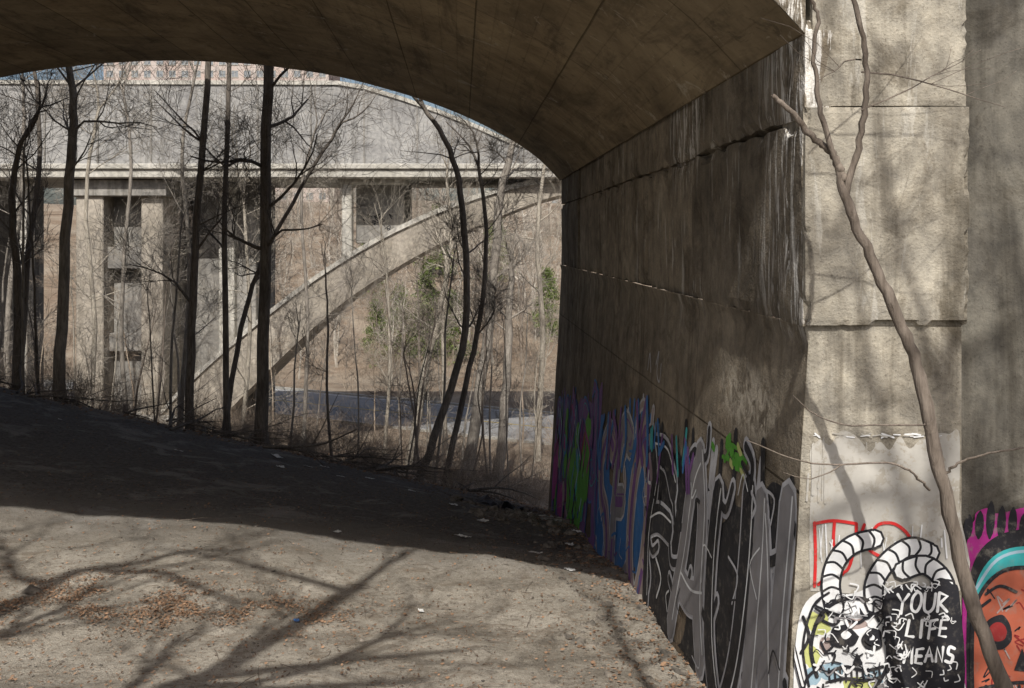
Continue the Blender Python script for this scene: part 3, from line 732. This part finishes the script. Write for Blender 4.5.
for i in range(30):
    y=rg.uniform(90,200); x=rg.uniform(-1.3,1.)*y; inst(rg.choice(tr),dw,'tree',x,y,rg.uniform(.8,1.4),rg)
# evergreens
k=NT('evergreen_foliage'); v=k.coord(); k.col(k.mix(k.ramp(k.noise(v,1.5,3),.35,.65),(.05,.08,.02),(.17,.22,.06))); M_ev=k.m
def evergreen(seed):
    rg=random.Random(seed); t=TM(); t.tube([Vector((0,0,-.5)),Vector((.1,0,3)),Vector((0,0,6.6))],[.14,.09,.02],6)
    V=[v_ for v_ in t.V];F=list(t.F);fm=[1]*len(F)
    for q in range(130):
        z=rg.uniform(.6,6.6); rr=(7-z)*.34*rg.uniform(.3,1.1); a=rg.uniform(0,6.28)
        c=Vector((math.cos(a)*rr,math.sin(a)*rr,z-.15*rr))
        for w in range(26):
            p=c+Vector((rg.gauss(0,.26),rg.gauss(0,.26),rg.gauss(0,.16)))
            d=Vector((rg.gauss(0,1),rg.gauss(0,1),rg.gauss(0,1))).normalized()*.18
            e=d.cross(Vector((rg.gauss(0,1),rg.gauss(0,1),1))).normalized()*.08
            b=len(V); V+=[p-d,p+e,p+d]; F.append((b,b+1,b+2)); fm.append(0)
    return V,F,fm
for i,(x,y,s) in enumerate(((-12.5,92,.9),(-10.5,94,1.05),(-8.2,95,1.2),(-5.5,93,1.0),(-16,112,1.1),(-2,120,1.2),(3.5,100,1.1),(-9,120,1.3))):
    V,F,fm=evergreen(i%3); o=mesh_obj('evergreen_tree',V,F,mats=[M_ev,B_far2],fm=fm); o.location=(x,y,gz(x,y)); o.scale=(s,s,s)

# ------------------------------------------------------------------ brick buildings
k=NT('brick'); v=k.coord(); br=k.n('ShaderNodeTexBrick'); k.l(v,br.inputs['Vector']); br.inputs['Scale'].default_value=1.5
br.inputs['Color1'].default_value=(.38,.27,.23,1);br.inputs['Color2'].default_value=(.33,.24,.21,1);br.inputs['Mortar'].default_value=(.42,.39,.37,1);br.inputs['Mortar Size'].default_value=.01  # brick paled: distance haze is put into the colour
k.col(k.mix(k.ramp(k.noise(v,.3,4),.3,.7),br.outputs['Color'],(.43,.33,.29))); M_br=k.m
k=NT('window_glass'); k.col((.20,.22,.24)); k.b.inputs['Roughness'].default_value=.15; k.b.inputs['Specular IOR Level'].default_value=.6; M_gl=k.m
M_trim=paint('stone_trim',(.50,.48,.44),.2)
def building(x0,x1,y0,y1,z0,z1,fl,bays):
    e=empty('brick_apartment_building'); box('walls',x0,x1,y0,y1,z0,z1,M_br,e,0); box('roof_parapet',x0-.3,x1+.3,y0-.3,y1+.3,z1+.003,z1+.7,M_trim,e,.03)
    fh=(z1-z0)/fl; bw=(x1-x0)/bays
    V=[];F=[];V2=[];F2=[]
    def add(V,F,x,y,z,w,h,d):
        b=len(V); V+=[(x,y,z),(x+w,y,z),(x+w,y,z+h),(x,y,z+h),(x,y+d,z),(x+w,y+d,z),(x+w,y+d,z+h),(x,y+d,z+h)]
        F+=[tuple(b+i for i in f) for f in ((0,1,2,3),(0,3,7,4),(1,5,6,2),(3,2,6,7),(0,4,5,1))]
    for f in range(fl):
        for b in range(bays):
            x=x0+(b+.25)*bw; z=z0+(f+.3)*fh; w=bw*.5;h=fh*.5
            add(V,F,x,y0-.03,z,w,h,.02)
            add(V2,F2,x-.12,y0-.14,z-.18,w+.24,.15,.13); add(V2,F2,x+w/2-.04,y0-.08,z,.08,h,.04); add(V2,F2,x-.1,y0-.09,z,.08,h,.08); add(V2,F2,x+w+.02,y0-.09,z,.08,h,.08); add(V2,F2,x-.1,y0-.09,z+h,w+.2,.1,.08)
    mesh_obj('windows',V,F,M_gl,False,e); mesh_obj('window_frames_and_sills',V2,F2,M_trim,False,e)
building(-3,20,232,248,5,19,5,8)
building(-98,-44,240,256,6,50,15,18)

# ------------------------------------------------------------------ litter, leaves, stones
k=NT('dead_leaf'); gm=k.n('ShaderNodeNewGeometry'); k.col(k.mix(gm.outputs['Random Per Island'],(.08,.05,.032),(.32,.20,.125))); M_leaf=k.m
V=[];F=[]; rg=random.Random(21)
def leaf(x,y,s):
    z=gz(x,y)+.012+rg.uniform(0,.02); a=rg.uniform(0,6.28); b=len(V); tl=rg.uniform(-.5,.5)
    c,s_=math.cos(a)*s,math.sin(a)*s
    V.extend([(x-c,y-s_,z),(x+s_*.5,y-c*.5,z+s*tl),(x+c,y+s_,z+.3*s),(x-s_*.5,y+c*.5,z+s*.4)]); F.append((b,b+1,b+2,b+3))
n_=0
while n_<6000:
    x=rg.gauss(-4.7,1.5); y=rg.gauss(12.5,.55)
    if y<9 or noise.noise(Vector((x*1.5,y*1.5,7)))+.35*noise.noise(Vector((x*5,y*5,1)))<-.02+rg.gauss(0,.12): continue
    leaf(x,y,rg.uniform(.010,.026)); n_+=1
for i in range(9000): y=rg.uniform(9,28); leaf(rg.uniform(-.55,.12)*y,y,rg.uniform(.008,.028))
for i in range(2600): y=rg.uniform(9,27); leaf(Xw(y)-abs(rg.gauss(0,.6))-.1,y,rg.uniform(.01,.04))
for i in range(9000): y=rg.uniform(27,50); leaf(rg.uniform(-.6,.08)*y,y,rg.uniform(.03,.07))
mesh_obj('fallen_leaves',V,F,M_leaf)
k=NT('stone'); v=k.coord(); k.col(k.mix(k.ramp(k.noise(v,6,4),.35,.65),(.06,.055,.048),(.22,.195,.165))); M_st=k.m
V=[];F=[]
def stone(x,y,r,flat=.6):
    bm=bmesh.new(); bmesh.ops.create_icosphere(bm,subdivisions=2 if r>.05 else 1,radius=r)
    b=len(V); z=gz(x,y); sd=rg.uniform(0,99)
    for v_ in bm.verts:
        q=v_.co*(1+.8*noise.noise(v_.co/r*1.3+Vector((sd,0,0)))); V.append((x+q.x,y+q.y,z+q.z*flat))
    for f in bm.faces: F.append(tuple(b+v_.index for v_ in f.verts))
    bm.free()
for i in range(1300):
    y=rg.uniform(9,29); stone(rg.uniform(-.55,.12)*y,y,abs(rg.gauss(0,.015))+.005)
for i in range(320):
    y=rg.uniform(10,28); stone(Xw(y)-abs(rg.gauss(0,.6))-.15,y,abs(rg.gauss(0,.04))+.012)
for i in range(110): stone(rg.gauss(.1,.8),rg.gauss(22.5,1.8),abs(rg.gauss(0,.07))+.02,.8)
mesh_obj('loose_stones',V,F,M_st)
V=[];F=[]; stone(-6.15,12.75,.13,.6); mesh_obj('rock',V,F,M_st)
t=TM()
for i in range(60):
    y=rg.uniform(26.5,30); x=rg.uniform(-16,-1); a=rg.uniform(-.7,.7)+(0 if rg.random()<.7 else 1.5)
    p=Vector((x,y,gz(x,y)+rg.uniform(.03,.2))); L=rg.uniform(.8,3)
    t.grow(p,Vector((math.cos(a),math.sin(a),-.12+rg.uniform(0,.3))),L,rg.uniform(.012,.05),1,rg,3,0,.08)
for i in range(16):
    y=rg.uniform(19,26); x=rg.uniform(-1.5,.8); a=rg.uniform(-1,4)
    t.grow(Vector((x,y,gz(x,y)+.05)),Vector((math.cos(a),math.sin(a),.05)),rg.uniform(.5,1.4),rg.uniform(.01,.025),1,rg,3,0,.08)
t.obj('fallen_branches',B_dark)
t=TM()
for i in range(170):
    y=rg.uniform(9.5,26); x=rg.uniform(-.5,.1)*y; a=rg.uniform(0,6.28)
    t.grow(Vector((x,y,gz(x,y)+.02)),Vector((math.cos(a),math.sin(a),.02)),rg.uniform(.12,.5),.005,0,rg,3,0,.1)
t.obj('twigs',B_sap)
def scrap(name,x,y,s,mat,flat=.35):
    bm=bmesh.new(); bmesh.ops.create_grid(bm,x_segments=9,y_segments=7,size=s)
    sd=rg.uniform(0,50); a=rg.uniform(0,6.28)
    for v_ in bm.verts:
        p=v_.co.copy(); h=noise.noise(Vector((p.x/s*1.8+sd,p.y/s*1.8,0)))*s*flat+noise.noise(Vector((p.x/s*5+sd,p.y/s*5,4)))*s*flat*.4
        px,py=p.x*(1+.3*noise.noise(p/s+Vector((sd,1,1)))),p.y*.7
        wx=x+px*math.cos(a)-py*math.sin(a); wy=y+px*math.sin(a)+py*math.cos(a)
        v_.co=Vector((wx,wy,gz(wx,wy)+.02+abs(h)))
    me=bpy.data.meshes.new(name); bm.to_mesh(me); bm.free(); me.materials.append(mat)
    o=bpy.data.objects.new(name,me); coll.objects.link(o)
M_pap=paint('litter_paper',(.7,.7,.68),.3); M_blue=paint('litter_blue',(.1,.25,.6),.2)
scrap('crumpled_paper',-2.65,12.3,.05,M_blue); scrap('crumpled_paper',-1.2,13.2,.05,M_pap)
for x,y in ((-5.2,25.5),(-4.9,26.2),(-6.1,26),(-4.2,24.6),(-11.3,25),(-2.4,24),(-3,17.2),(.4,17),(-3.6,25.4),(-.6,20.5),(1.1,19),(-1.3,22),(-8,24),(-5.6,24.2),(.9,15.5),(-.9,18.2),(1.3,20.6)): scrap('crumpled_paper',x,y,rg.uniform(.05,.15),M_pap)
scrap('discarded_cloth',.75,22.5,.45,paint('cloth_grey',(.4,.38,.36),.3),.5); scrap('discarded_cloth',.2,23.3,.3,M_pap,.5)
scrap('discarded_cloth',-.3,24.5,.5,paint('cloth_dark',(.06,.06,.07),.3),.7)

# ------------------------------------------------------------------ light, sky, camera
EL=47
w=bpy.data.worlds.new('World'); scene.world=w; w.use_nodes=True
nt=w.node_tree; sk=nt.nodes.new('ShaderNodeTexSky'); sk.sky_type='NISHITA'; sk.sun_disc=False
sk.sun_elevation=R(EL); sk.sun_rotation=R(180); sk.air_density=1.0; sk.dust_density=4
bg=nt.nodes['Background']; nt.links.new(sk.outputs[0],bg.inputs[0]); bg.inputs[1].default_value=.11
s=bpy.data.lights.new('sun','SUN'); s.energy=5; s.angle=R(.5); s.color=(1,.955,.88)
so=bpy.data.objects.new('sun',s); coll.objects.link(so); so.rotation_euler=(R(90-EL),0,-.02); so.location=(0,-20,30)
cam=bpy.data.cameras.new('camera'); cam.lens=35.16; cam.sensor_width=36; cam.shift_y=-104/1024; cam.clip_end=2000; cam.clip_start=.1
co=bpy.data.objects.new('camera',cam); coll.objects.link(co); co.rotation_euler=(R(90),0,0); scene.camera=co
scene.view_settings.view_transform='Standard'; scene.view_settings.look='None'; scene.view_settings.exposure=0
